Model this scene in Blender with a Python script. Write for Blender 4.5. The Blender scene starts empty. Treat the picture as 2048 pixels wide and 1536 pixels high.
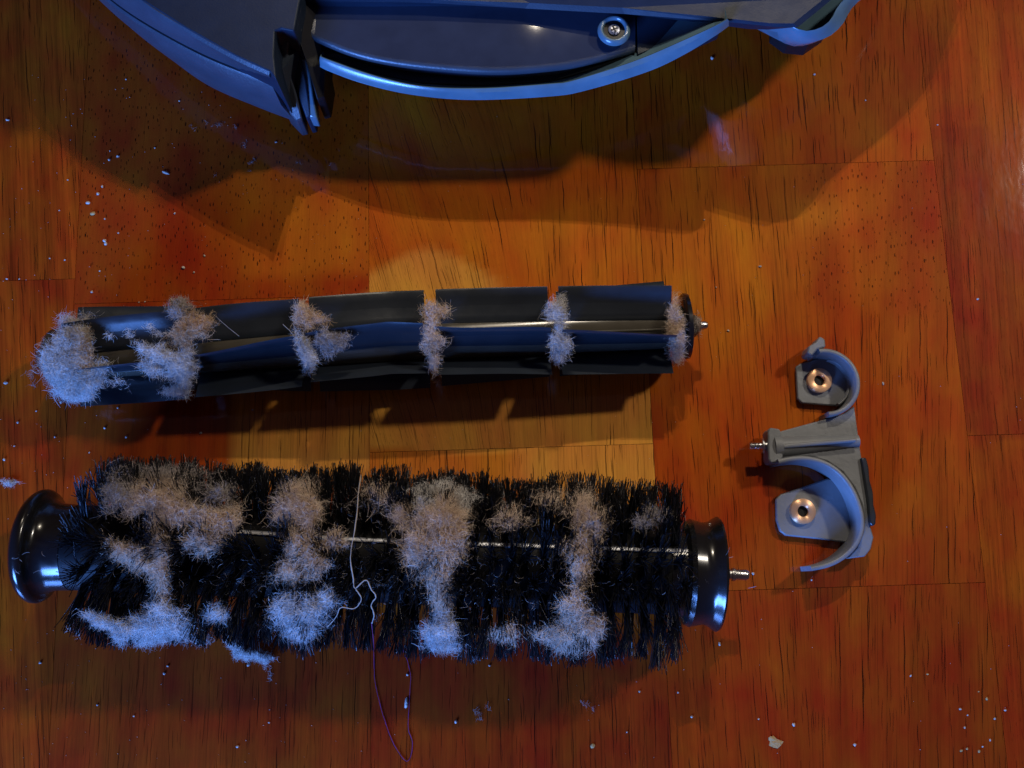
import bpy, math, random
import numpy as np
from mathutils import Vector, Matrix
random.seed(7); rng = np.random.default_rng(7)
R = math.radians
S = 1.26e-4                    # metres per design unit (one unit = one photo pixel on the tabletop)
sc = bpy.context.scene
col = sc.collection

# ------------------------------------------------------------------ camera
TH = R(11.2); F = 2000.0
CAM = np.array([0.0, -F*math.sin(TH), F*math.cos(TH)])
cd = bpy.data.cameras.new('camera'); cam = bpy.data.objects.new('camera', cd); col.objects.link(cam)
cam.location = Vector(CAM)*S; cam.rotation_euler = (TH, 0, 0)
cd.sensor_fit = 'HORIZONTAL'; cd.sensor_width = 36; cd.lens = 36*F/2048; cd.clip_start = .01; cd.clip_end = 20
sc.camera = cam
# ------------------------------------------------------------------ world: dim room
w = bpy.data.worlds.new('World'); sc.world = w; w.use_nodes = True
bg = w.node_tree.nodes['Background']; bg.inputs[0].default_value = (.72, .42, .50, 1); bg.inputs[1].default_value = .05
# ------------------------------------------------------------------ lamps: twin bulbs beyond the robot, a blue window at the viewer's left
LAMP = np.array([260, 3700, 4000.])
for dx, dy, pw in ((-105, -42, 2.9), (105, 42, 4.6)):
    ld = bpy.data.lights.new('lamp_bulb', 'SPOT'); lo = bpy.data.objects.new('lamp_bulb', ld); col.objects.link(lo)
    lo.location = Vector(LAMP+np.array([dx, dy, 0]))*S
    ld.energy = pw; ld.spot_size = R(30); ld.spot_blend = 1; lo.rotation_euler = (Vector((150*S, 330*S, 0))-lo.location).to_track_quat('-Z', 'Y').to_euler(); ld.color = (1, .86, .68); ld.shadow_soft_size = 24*S
ld = bpy.data.lights.new('side_lamp', 'SPOT'); lo = bpy.data.objects.new('side_lamp', ld); col.objects.link(lo)
lo.location = Vector((4300, 2600, 4800))*S; ld.energy = 10.6; ld.color = (1, .90, .78); ld.shadow_soft_size = 230*S
ld.spot_size = R(34); ld.spot_blend = 1; lo.rotation_euler = (Vector((300*S, 420*S, 0))-lo.location).to_track_quat('-Z', 'Y').to_euler()
ld = bpy.data.lights.new('window_light', 'AREA'); lo = bpy.data.objects.new('window_light', ld); col.objects.link(lo)
ld.shape = 'RECTANGLE'; ld.size = .42; ld.size_y = .30; ld.energy = 32; ld.color = (.11, .30, 1.0)
lo.location = (-.54, -.82, .33)
lo.rotation_euler = (Vector((-.02, .02, 0))-lo.location).to_track_quat('-Z', 'Y').to_euler()
sc.view_settings.view_transform = 'Standard'; sc.view_settings.look = 'None'
sc.view_settings.exposure = 0; sc.view_settings.gamma = 1
sc.cycles.max_bounces = 6; sc.cycles.transparent_max_bounces = 6

# ------------------------------------------------------------------ helpers
def ray(u, v):
    a = u-1024; b = 768-v
    return np.array([a, F*math.sin(TH)+b*math.cos(TH), -F*math.cos(TH)+b*math.sin(TH)])
ZOFF = 0.0
def un(u, v, z=0.0):
    z = z+ZOFF
    d = ray(u, v); t = (CAM[2]-z)/(-d[2]); p = CAM+d*t
    return np.array([p[0], p[1], z])
def uns(pts, z): return [un(p[0], p[1], p[2] if len(p) > 2 else z) for p in pts]

def tag(o, label=None, cat=None, group=None, kind=None):
    if label: o['label'] = label
    if cat: o['category'] = cat
    if group: o['group'] = group
    if kind: o['kind'] = kind
    return o
def empty(name, loc, rz=0):
    o = bpy.data.objects.new(name, None); col.objects.link(o)
    o.location = Vector(loc)*S; o.rotation_euler = (0, 0, rz); o.empty_display_size = .01
    return o
def wmat(o):
    m = Matrix.Identity(4); chain = []
    while o is not None: chain.append(o); o = o.parent
    for c in reversed(chain): m = m @ (Matrix.Translation(c.location) @ c.rotation_euler.to_matrix().to_4x4())
    return m
def build(name, verts, faces, mat, parent=None, smooth=True, bevel=0, seg=2, origin=None, angle=35):
    """verts in world design units -> one mesh object, local to its parent (or to its own base)"""
    V = np.array(verts, float)*S
    if parent is not None:
        mi = np.array(wmat(parent).inverted()); V = V @ mi[:3, :3].T + mi[:3, 3]; loc = None
    if parent is not None or origin is not None: pass
    c = np.zeros(3)
    if parent is None:
        c = np.array([(V[:, 0].min()+V[:, 0].max())/2, (V[:, 1].min()+V[:, 1].max())/2, V[:, 2].min()]) if origin is None else np.array(origin)*S
        V = V-c
    me = bpy.data.meshes.new(name)
    if isinstance(faces, np.ndarray):
        n, k = faces.shape
        me.vertices.add(len(V)); me.vertices.foreach_set('co', V.astype(np.float32).ravel())
        me.loops.add(n*k); me.loops.foreach_set('vertex_index', faces.astype(np.int32).ravel())
        me.polygons.add(n); me.polygons.foreach_set('loop_start', np.arange(0, n*k, k, dtype=np.int32))
        me.update(calc_edges=True)
    else:
        me.from_pydata(V.tolist(), [], [list(f) for f in faces]); me.update()
    me.polygons.foreach_set('use_smooth', [smooth]*len(me.polygons))
    if not isinstance(faces, np.ndarray) or bevel:
        import bmesh
        bm = bmesh.new(); bm.from_mesh(me); bmesh.ops.recalc_face_normals(bm, faces=bm.faces)
        if smooth:
            for e in bm.edges:
                if len(e.link_faces) == 2 and e.calc_face_angle(0) > R(angle): e.smooth = False
        bm.to_mesh(me); bm.free()
    o = bpy.data.objects.new(name, me); col.objects.link(o)
    if mat: me.materials.append(mat)
    if parent is not None: o.parent = parent
    else: o.location = c
    if bevel:
        b = o.modifiers.new('bevel', 'BEVEL'); b.width = bevel*S; b.segments = seg; b.limit_method = 'ANGLE'; b.angle_limit = R(40)
        b.harden_normals = False
    return o
class MB:
    def __init__(s): s.v = []; s.f = []
    def add(s, v, f):
        n = len(s.v); s.v += [tuple(map(float, p)) for p in v]; s.f += [[i+n for i in q] for q in f]
def prism(top, zb, inset=0):
    """closed polygon (world pts with their z) extruded to zb"""
    n = len(top); t = [np.array(p, float) for p in top]; c = sum(t)/n
    b = []
    for p in t:
        d = c-p; d[2] = 0; L = np.linalg.norm(d)+1e-9; q = p+d/L*inset; b.append(np.array([q[0], q[1], zb]))
    f = [list(range(n)), list(range(2*n-1, n-1, -1))]
    for i in range(n): j = (i+1) % n; f.append([i, i+n, j+n, j])
    return t+b, f
def catmull(P, m=8):
    P = [np.array(p, float) for p in P]; out = []
    for i in range(len(P)-1):
        p0 = P[max(i-1, 0)]; p1 = P[i]; p2 = P[i+1]; p3 = P[min(i+2, len(P)-1)]
        for k in range(m):
            t = k/m
            out.append(.5*((2*p1)+(p2-p0)*t+(2*p0-5*p1+4*p2-p3)*t*t+(3*p1-p0-3*p2+p3)*t**3))
    out.append(P[-1]); return out
def resample(P, n):
    P = np.array(P, float); d = np.r_[0, np.cumsum(np.linalg.norm(np.diff(P[:, :2], axis=0), axis=1))]
    t = np.linspace(0, d[-1], n)
    return np.stack([np.interp(t, d, P[:, k]) for k in range(P.shape[1])], 1)
def loft(rails, close=False, caps=True):
    """rails: list of equal length point lists; close joins last rail to first"""
    n = len(rails[0]); m = len(rails); v = [p for r in rails for p in r]; f = []
    for a in range(m if close else m-1):
        b = (a+1) % m
        for i in range(n-1): f.append([a*n+i, a*n+i+1, b*n+i+1, b*n+i])
    if close and caps:
        f.append([a*n for a in range(m)]); f.append([a*n+n-1 for a in range(m)][::-1])
    return v, f
def tube(P, r, k=8, caps=True):
    P = np.array(P, float); n = len(P); T = np.gradient(P, axis=0); T /= np.linalg.norm(T, axis=1)[:, None]+1e-9
    v = []; f = []; up = np.array([0, 0, 1.]) if abs(T[0][2]) < .9 else np.array([1., 0, 0])
    rr = r if hasattr(r, '__len__') else [r]*n
    for i in range(n):
        a = np.cross(T[i], up); a /= np.linalg.norm(a)+1e-9; b = np.cross(a, T[i]); up = b
        for j in range(k):
            q = 2*math.pi*j/k; v.append(P[i]+rr[i]*(math.cos(q)*a+math.sin(q)*b))
    for i in range(n-1):
        for j in range(k): f.append([i*k+j, i*k+(j+1) % k, (i+1)*k+(j+1) % k, (i+1)*k+j])
    if caps: f.append(list(range(k))[::-1]); f.append([(n-1)*k+j for j in range(k)])
    return v, f
def lathe(p, a, prof, k=48, cap0=True, cap1=True):
    """profile [(s, r)] revolved round axis a through p"""
    a = np.array(a, float); a /= np.linalg.norm(a)
    b = np.cross(a, [0, 0, 1.]) if abs(a[2]) < .9 else np.cross(a, [1., 0, 0]); b /= np.linalg.norm(b); c = np.cross(b, a)
    v = []; f = []; n = len(prof)
    for s, r in prof:
        for j in range(k):
            q = 2*math.pi*j/k; v.append(np.array(p)+a*s+r*(math.cos(q)*b+math.sin(q)*c))
    for i in range(n-1):
        for j in range(k): f.append([i*k+j, i*k+(j+1) % k, (i+1)*k+(j+1) % k, (i+1)*k+j])
    if cap0: f.append(list(range(k))[::-1])
    if cap1: f.append([(n-1)*k+j for j in range(k)])
    return v, f

# ------------------------------------------------------------------ materials
def mat(name, color, rough=.5, spec=.5, metal=0, coat=0, bump=0, bscale=.05, dirt=None, sheen=0, mott=.12, rv=(.06, .10)):
    m = bpy.data.materials.new(name); m.use_nodes = True; nt = m.node_tree; N = nt.nodes; L = nt.links
    b = N['Principled BSDF']; b.inputs['Base Color'].default_value = (*color, 1); b.inputs['Roughness'].default_value = rough
    b.inputs['Specular IOR Level'].default_value = spec; b.inputs['Metallic'].default_value = metal
    b.inputs['Coat Weight'].default_value = coat; b.inputs['Sheen Weight'].default_value = sheen
    g = N.new('ShaderNodeNewGeometry'); mp = N.new('ShaderNodeVectorMath'); mp.operation = 'SCALE'; mp.inputs['Scale'].default_value = 1/S
    L.new(g.outputs['Position'], mp.inputs[0])
    n1 = N.new('ShaderNodeTexNoise'); n1.inputs['Scale'].default_value = .02; n1.inputs['Detail'].default_value = 5; L.new(mp.outputs[0], n1.inputs['Vector'])
    hs = N.new('ShaderNodeHueSaturation'); hs.inputs['Color'].default_value = (*color, 1)
    mr = N.new('ShaderNodeMapRange'); mr.inputs['From Min'].default_value = .3; mr.inputs['From Max'].default_value = .7
    mr.inputs['To Min'].default_value = 1-mott; mr.inputs['To Max'].default_value = 1+mott
    L.new(n1.outputs['Fac'], mr.inputs['Value']); L.new(mr.outputs[0], hs.inputs['Value'])
    last = hs.outputs[0]
    if dirt:      # pale dust specks lying in the surface
        n3 = N.new('ShaderNodeTexNoise'); n3.inputs['Scale'].default_value = .22; n3.inputs['Detail'].default_value = 3; L.new(mp.outputs[0], n3.inputs['Vector'])
        cr = N.new('ShaderNodeMapRange'); cr.inputs['From Min'].default_value = dirt[1]; cr.inputs['From Max'].default_value = dirt[1]+.08; L.new(n3.outputs['Fac'], cr.inputs['Value'])
        mx = N.new('ShaderNodeMix'); mx.data_type = 'RGBA'; L.new(cr.outputs[0], mx.inputs[0]); L.new(last, mx.inputs[6]); mx.inputs[7].default_value = (*dirt[0], 1)
        last = mx.outputs[2]
    L.new(last, b.inputs['Base Color'])
    r2 = N.new('ShaderNodeMapRange'); r2.inputs['To Min'].default_value = max(rough-rv[0], .02); r2.inputs['To Max'].default_value = rough+rv[1]
    n2 = N.new('ShaderNodeTexNoise'); n2.inputs['Scale'].default_value = .06; n2.inputs['Detail'].default_value = 4; L.new(mp.outputs[0], n2.inputs['Vector'])
    L.new(n2.outputs['Fac'], r2.inputs['Value']); L.new(r2.outputs[0], b.inputs['Roughness'])
    if bump:
        n4 = N.new('ShaderNodeTexNoise'); n4.inputs['Scale'].default_value = bscale; n4.inputs['Detail'].default_value = 3; L.new(mp.outputs[0], n4.inputs['Vector'])
        bp = N.new('ShaderNodeBump'); bp.inputs['Strength'].default_value = 1; bp.inputs['Distance'].default_value = bump*S
        L.new(n4.outputs['Fac'], bp.inputs['Height']); L.new(bp.outputs[0], b.inputs['Normal'])
    return m
M = {}
M['shell'] = mat('grey_shell_plastic', (.034, .044, .060), .34, .5, bump=.4, bscale=.25)
M['shell2'] = mat('satin_shell_plastic', (.085, .15, .19), .20, .6)
M['deck'] = mat('dark_textured_plastic', (.010, .018, .034), .45, .25, bump=.2, bscale=.3, dirt=((.2, .2, .22), .80))
M['cover'] = mat('smooth_dark_plastic', (.026, .034, .060), .022, .4, rv=(.002, .004), dirt=((.2, .2, .22), .80))
M['well'] = mat('black_plastic', (.006, .006, .008), .45, .3)
M['rubber'] = mat('black_rubber', (.018, .023, .031), .30, .5, bump=.18, bscale=.06, dirt=((.10, .10, .10), .80))
M['core'] = mat('dark_roller_plastic', (.060, .053, .040), .20, .55, dirt=((.12, .10, .08), .74))
M['core2'] = mat('black_roller_plastic', (.005, .005, .006), .5, .12)
M['gloss'] = mat('glossy_black_plastic', (.008, .008, .009), .17, .6)
M['bristle'] = mat('black_nylon', (.010, .010, .012), .30, .6)
M['steel'] = mat('steel', (.62, .62, .62), .25, .5, metal=1, bump=.5, bscale=.3)
M['steel_dull'] = mat('scuffed_steel_and_highlight', (.34, .35, .38), .38, .5, metal=.7, dirt=((.03, .03, .03), .58))  # on the screw, and on the strip that stands for the core's highlight
M['bracket'] = mat('mid_grey_plastic', (.165, .175, .185), .40, .5, bump=.5, bscale=.12, dirt=((.05, .05, .05), .72))
M['copper'] = mat('bronze_bushing', (.85, .50, .27), .40, .5, metal=.65)
_n = M['copper'].node_tree; _t = _n.nodes.new('ShaderNodeTangent'); _t.direction_type = 'RADIAL'; _t.axis = 'Z'
_n.links.new(_t.outputs[0], _n.nodes['Principled BSDF'].inputs['Tangent']); _n.nodes['Principled BSDF'].inputs['Anisotropic'].default_value = .85; _n.nodes['Principled BSDF'].inputs['Anisotropic Rotation'].default_value = .25
M['thread_white'] = mat('pale_thread', (.36, .32, .27), .9, .1)
M['thread_purple'] = mat('purple_thread', (.20, .03, .13), .7, .3)
M['crumb'] = mat('pale_crumb', (.48, .44, .38), .7, .3, bump=1.2, bscale=.3)
M['crumb_tan'] = mat('tan_crumb', (.45, .30, .12), .7, .3, bump=1.2, bscale=.3)

def lint_mat(name, c1, c2):
    m = bpy.data.materials.new(name); m.use_nodes = True; nt = m.node_tree; N = nt.nodes; L = nt.links
    N.remove(N['Principled BSDF']); out = N['Material Output']
    g = N.new('ShaderNodeNewGeometry'); mp = N.new('ShaderNodeVectorMath'); mp.operation = 'SCALE'; mp.inputs['Scale'].default_value = 1/S
    L.new(g.outputs['Position'], mp.inputs[0])
    n1 = N.new('ShaderNodeTexNoise'); n1.inputs['Scale'].default_value = .035; n1.inputs['Detail'].default_value = 4; L.new(mp.outputs[0], n1.inputs['Vector'])
    at = N.new('ShaderNodeAttribute'); at.attribute_name = 'fibre'
    ad = N.new('ShaderNodeMath'); ad.operation = 'ADD'; L.new(n1.outputs['Fac'], ad.inputs[0])
    mu = N.new('ShaderNodeMath'); mu.operation = 'MULTIPLY_ADD'; L.new(at.outputs['Fac'], mu.inputs[0]); mu.inputs[1].default_value = .5; mu.inputs[2].default_value = -.2
    L.new(mu.outputs[0], ad.inputs[1])
    r = N.new('ShaderNodeValToRGB'); r.color_ramp.elements[0].position = .2; r.color_ramp.elements[0].color = (*c1, 1)
    r.color_ramp.elements[1].position = .8; r.color_ramp.elements[1].color = (*c2, 1); L.new(ad.outputs[0], r.inputs[0])
    d = N.new('ShaderNodeBsdfDiffuse'); t = N.new('ShaderNodeBsdfTranslucent'); mx = N.new('ShaderNodeMixShader'); mx.inputs[0].default_value = .38
    L.new(r.outputs[0], d.inputs[0]); L.new(r.outputs[0], t.inputs[0]); L.new(d.outputs[0], mx.inputs[1]); L.new(t.outputs[0], mx.inputs[2]); L.new(mx.outputs[0], out.inputs[0])
    return m
M['lint'] = lint_mat('pink_beige_lint', (.44, .33, .25), (.92, .77, .62))
M['lint_white'] = lint_mat('pale_grey_lint', (.40, .38, .36), (.84, .81, .77))
M['lint_brown'] = lint_mat('brown_lint', (.34, .22, .13), (.82, .62, .42))
M['lint_grey'] = lint_mat('grey_lint', (.22, .19, .17), (.60, .54, .50))

# wood: colour comes from attribute tone (stave figure plus some painted shade), pores run along the grain coordinates
def wood_mat():
    m = bpy.data.materials.new('varnished_wood'); m.use_nodes = True; nt = m.node_tree; N = nt.nodes; L = nt.links
    b = N['Principled BSDF']
    def math_(op, a, b_=None, c=None):
        n = N.new('ShaderNodeMath'); n.operation = op
        for i, x in enumerate((a, b_, c)):
            if x is None: continue
            if isinstance(x, (int, float)): n.inputs[i].default_value = x
            else: L.new(x, n.inputs[i])
        return n.outputs[0]
    uv = N.new('ShaderNodeUVMap'); uv.uv_map = 'grain'
    def scaled(sx, sy, off=0.):
        mp = N.new('ShaderNodeMapping'); mp.inputs['Scale'].default_value = (sx, sy, 1); mp.inputs['Location'].default_value = (off, off*1.7, off)
        L.new(uv.outputs[0], mp.inputs['Vector']); return mp.outputs[0]
    def noise(vec, sc_=1., det=2., rough=.5):
        n = N.new('ShaderNodeTexNoise'); n.inputs['Scale'].default_value = sc_; n.inputs['Detail'].default_value = det; n.inputs['Roughness'].default_value = rough
        L.new(vec, n.inputs['Vector']); return n.outputs['Fac']
    def sm(x, a, c):
        n = N.new('ShaderNodeMapRange'); n.interpolation_type = 'SMOOTHSTEP'; n.inputs['From Min'].default_value = a; n.inputs['From Max'].default_value = c
        L.new(x, n.inputs['Value']); return n.outputs[0]
    def pores(sx, sy, off, rmax, keep):
        v = N.new('ShaderNodeTexVoronoi'); v.voronoi_dimensions = '2D'; v.inputs['Scale'].default_value = 1; v.inputs['Randomness'].default_value = 1
        wob = noise(scaled(1/45, 1/70, off+3), 1, 2)
        vm = N.new('ShaderNodeVectorMath'); vm.operation = 'ADD'; L.new(scaled(sx, sy, off), vm.inputs[0])
        cb = N.new('ShaderNodeCombineXYZ'); L.new(math_('MULTIPLY', math_('SUBTRACT', wob, .5), 9*sx), cb.inputs[0]); L.new(cb.outputs[0], vm.inputs[1])
        L.new(vm.outputs[0], v.inputs['Vector'])
        sp = N.new('ShaderNodeSeparateColor'); L.new(v.outputs['Color'], sp.inputs[0])
        rad = math_('MULTIPLY_ADD', sp.outputs[0], rmax*.6, rmax*.4)
        gate = math_('GREATER_THAN', sp.outputs[1], 1-keep)
        q = math_('DIVIDE', v.outputs['Distance'], rad)
        p = math_('SUBTRACT', 1, sm(q, .55, 1.05))
        return math_('MULTIPLY', math_('MULTIPLY', p, gate), math_('MULTIPLY_ADD', sp.outputs[2], .55, .45))
    tone = N.new('ShaderNodeAttribute'); tone.attribute_name = 'tone'
    fig = N.new('ShaderNodeAttribute'); fig.attribute_name = 'fig'
    fs = N.new('ShaderNodeSeparateColor'); L.new(fig.outputs['Color'], fs.inputs[0])   # R long pores, G short pores, B streak contrast
    dens = sm(noise(scaled(1/70, 1/420, 11.), 1, 2), .35, .62)
    p1 = pores(1/8, 1/400, 1., .135, .92); p2 = pores(1/6, 1/170, 7., .15, .88); p3 = pores(1/8.5, 1/30, 4., .18, .85); p4 = pores(1/13, 1/800, 2.4, .11, .95)
    longp = math_('MAXIMUM', math_('MAXIMUM', p1, math_('MULTIPLY', p2, dens)), p4)
    lp = math_('MULTIPLY', longp, fs.outputs[0]); spp = math_('MULTIPLY', p3, fs.outputs[1])
    pore = math_('MINIMUM', math_('MAXIMUM', lp, spp), 1)
    st = noise(scaled(1/5, 1/260, 5.), 1, 3, .6); st2 = noise(scaled(1/34, 1/700, 9.), 1, 2); mot = noise(scaled(1/90, 1/150, 2.), 1, 3)
    fine = noise(scaled(1/2.2, 1/26, 8.), 1, 2, .6)
    val = math_('ADD', math_('MULTIPLY', math_('SUBTRACT', st, .5), .85), math_('MULTIPLY', math_('SUBTRACT', st2, .5), 1.1))
    val = math_('MULTIPLY', val, fs.outputs[2])
    ln_ = math_('MULTIPLY', sm(noise(scaled(1/3.2, 1/520, 15.), 1, 2, .5), .56, .70), math_('MULTIPLY_ADD', fs.outputs[0], -.34, 0))
    val = math_('ADD', val, ln_)
    val = math_('ADD', val, math_('MULTIPLY', math_('SUBTRACT', mot, .5), .25))
    val = math_('ADD', val, math_('MULTIPLY', math_('SUBTRACT', fine, .5), .30))
    val = math_('ADD', val, 1.0)
    val = math_('MULTIPLY', val, math_('MULTIPLY_ADD', pore, -.93, 1))
    hs = N.new('ShaderNodeHueSaturation'); L.new(tone.outputs['Color'], hs.inputs['Color']); L.new(val, hs.inputs['Value'])
    L.new(math_('MULTIPLY_ADD', math_('SUBTRACT', mot, .5), .05, .5), hs.inputs['Hue'])
    L.new(hs.outputs[0], b.inputs['Base Color'])
    b.inputs['Roughness'].default_value = .5; b.inputs['Specular IOR Level'].default_value = .04
    b.inputs['Coat Weight'].default_value = 1.0; b.inputs['Coat Roughness'].default_value = .07; b.inputs['Coat IOR'].default_value = 1.5
    bp = N.new('ShaderNodeBump'); bp.inputs['Strength'].default_value = 1; bp.inputs['Distance'].default_value = 1.2*S; bp.invert = True
    L.new(pore, bp.inputs['Height']); L.new(bp.outputs[0], b.inputs['Normal'])
    b2 = N.new('ShaderNodeBump'); b2.inputs['Strength'].default_value = 1; b2.inputs['Distance'].default_value = .5*S
    L.new(noise(scaled(1/30, 1/60, 6.), 1, 2), b2.inputs['Height']); L.new(b2.outputs[0], b.inputs['Coat Normal'])
    return m
M['wood'] = wood_mat()
M['under'] = mat('dark_glue_line', (.05, .012, .004), .6, .3)

# ------------------------------------------------------------------ tabletop: staves side by side
GR = R(1.8)                                    # the grain runs a little off the picture's upright
cg, sg = math.cos(GR), math.sin(GR)
def to_grain(p): return np.array([cg*p[0]+sg*p[1], -sg*p[0]+cg*p[1]])
def from_grain(a, b): return np.array([cg*a-sg*b, sg*a+cg*b])
top = empty('tabletop', (0, 0, 0)); tag(top, kind='structure')
v_, f_ = prism([(-2100, -1700, -8), (2100, -1700, -8), (2100, 2300, -8), (-2100, 2300, -8)], -160)
build('table_core', v_, f_, M['under'], top, smooth=False)
def gx(u, v): return to_grain(un(u, v))[0]
def gy(u, v): return to_grain(un(u, v))[1]
X1 = gx(150, 560); X2 = gx(738, 540); X3 = gx(1307, 900); X4 = gx(1895, 540)
XS = [-2080, X1-594*1-420, X1, X2, X3, X4, X4+594, 2080]
XS = [X1-1180, X1-594, X1, X2, X3, X4, X4+594, X4+1180]
YC = [[300, -900], [gy(70, 560), -1500, 1500], [gy(250, 605), gy(400, 1560), 1400], [gy(870, 901), 1200], [gy(1720, 325), gy(1560, 1178), 1700], [gy(1980, 870), 1250], [200, -1000]]
def sstep(x, a, b):
    t = np.clip((x-a)/(b-a), 0, 1); return t*t*(3-2*t)
def vnoise(x, y, sx, sy, seed):
    r = np.random.default_rng(seed); a = r.uniform(0, 6.28, 6); b = r.uniform(.6, 1.7, 6); c = r.uniform(.6, 1.7, 6); o = 0
    for i in range(6): o = o+np.sin(x/sx*b[i]+a[i]+1.3*np.sin(y/sy*c[i]+a[-i-1]))
    return o/6
ORANGE = np.array([.42, .080, .003]); RED = np.array([.27, .031, .002]); YEL = np.array([.58, .235, .036]); DRED = np.array([.25, .026, .003]); GOLD = np.array([.50, .155, .008])
def figure(ci, ri, X, Y):
    """tone colour, figure weights and grain coordinates on a stave, from place on the table"""
    n = len(X)
    # photo-like place of each point, to lay out its figure and the shade painted into tone
    px, py = cg*X-sg*Y, sg*X+cg*Y
    k = 1.0
    dz = F*math.cos(TH)*math.cos(TH)+(py-CAM[1])*math.sin(TH)
    dz = (py-CAM[1])*math.sin(TH)+CAM[2]*math.cos(TH)
    uu = 1024+F*px/dz; vv = 768-F*((py-CAM[1])*math.cos(TH)-CAM[2]*math.sin(TH))/dz
    nz = vnoise(X, Y, 60, 120, 3+ci); nz2 = vnoise(X, Y, 160, 300, 13+ci)
    flow = 0*X; lw = np.ones(n); sw = np.zeros(n); cw = np.full(n, .55)
    mix = lambda a, b, t: a[None]*(1-t[:, None])+b[None]*t[:, None] if a.ndim == 1 and b.ndim == 1 else a*(1-t[:, None])+b*t[:, None]
    if ci <= 1:
        t = mix(RED, ORANGE, np.clip(.34+.45*nz, 0, 1)); cw[:] = 1.25; flow = .10*(Y-gy(70, 560))
        lw[:] = .95
    elif ci == 2:
        t = mix(RED, ORANGE, np.clip(.24+.2*nz2, 0, 1))
        if vv.mean() < 560 or ri == 1:
            pass
        up = 1-sstep(vv, 560, 640)
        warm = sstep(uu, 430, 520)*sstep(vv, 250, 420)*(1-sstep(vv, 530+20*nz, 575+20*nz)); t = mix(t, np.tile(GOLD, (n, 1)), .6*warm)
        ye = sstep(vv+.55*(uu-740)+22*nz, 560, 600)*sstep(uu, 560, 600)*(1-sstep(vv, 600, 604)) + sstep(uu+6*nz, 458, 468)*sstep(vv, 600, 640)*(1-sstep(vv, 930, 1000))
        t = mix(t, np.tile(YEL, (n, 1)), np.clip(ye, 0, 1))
        dk = sstep(vv, 1180, 1300); t = t*(1-.18*dk[:, None])  # tone gets darker towards the bottom
        lw = .12*up+(1-up)*(.15+.85*sstep(uu, 420, 480)+.5*sstep(vv, 1250, 1400)*(1-sstep(uu, 420, 480))); sw = up; cw = .35*up+.8*(1-up); flow = -.02*Y
    elif ci == 3:
        t = mix(ORANGE, GOLD, np.clip(.05+.55*sstep(vv, 330, 470)*(.35+.65*sstep(uu, 960, 1160))+.2*nz2, 0, 1))  # gold fades where the robot's shadow falls: shade put into the tone
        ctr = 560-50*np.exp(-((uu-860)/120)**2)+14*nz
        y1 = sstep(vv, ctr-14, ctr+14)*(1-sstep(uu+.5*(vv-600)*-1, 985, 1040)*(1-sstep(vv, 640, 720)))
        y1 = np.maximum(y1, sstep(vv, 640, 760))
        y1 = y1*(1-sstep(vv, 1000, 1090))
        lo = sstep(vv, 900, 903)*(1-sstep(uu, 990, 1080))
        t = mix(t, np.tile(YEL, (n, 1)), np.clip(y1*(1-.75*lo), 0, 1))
        dk = sstep(vv, 1100, 1300); t = t*(1-dk[:, None])+RED[None]*.95*dk[:, None]  # tone turns to red lower down
        sl = (1-sstep(uu, 820, 1180))*(0. if ri == 0 else 1.); flow = .27*sl*(Y-gy(850, 640))
        sw = .25*sl; lw = 1-.35*sl; cw = .45+.3*dk; lw = np.maximum(lw, .6); flow = flow-.02*Y
    elif ci == 4:
        t = mix(RED, ORANGE, np.clip(.62+.2*nz2, 0, 1))
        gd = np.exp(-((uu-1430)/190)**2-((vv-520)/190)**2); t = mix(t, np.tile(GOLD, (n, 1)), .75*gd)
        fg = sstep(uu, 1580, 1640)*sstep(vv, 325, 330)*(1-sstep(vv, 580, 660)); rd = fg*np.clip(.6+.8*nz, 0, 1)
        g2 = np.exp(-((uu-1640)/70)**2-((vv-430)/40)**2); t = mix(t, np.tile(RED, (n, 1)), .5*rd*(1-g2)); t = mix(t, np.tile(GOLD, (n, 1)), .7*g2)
        lw = 1-.8*fg; sw = .9*fg; flow = .05*(X-gx(1500, 600))*0-.10*(Y)*sstep(uu, 1500, 1800)
        dk = .75*sstep(vv, 850, 1300); t = t*(1-dk[:, None])+RED[None]*.95*dk[:, None]  # tone turns darker and redder towards the bottom
    else:
        t = mix(RED, ORANGE, np.clip(.4+.5*nz, 0, 1)); cw[:] = 1.0; flow = -.05*Y+8*vnoise(X, Y, 300, 260, 5)
        db = (1-sstep(X, X4+90, X4+150))*(vv < 870)*(vv > 250); t = mix(t, np.tile(DRED, (n, 1)), .75*db); db2 = (vv > 600)*(vv < 871); t = mix(t, np.tile(DRED, (n, 1)), .45*db2*1.)
        sw = .2*np.ones(n); lw[:] = .7
    return np.clip(t, .003, .9), lw, sw, cw, flow
seed = 0
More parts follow.
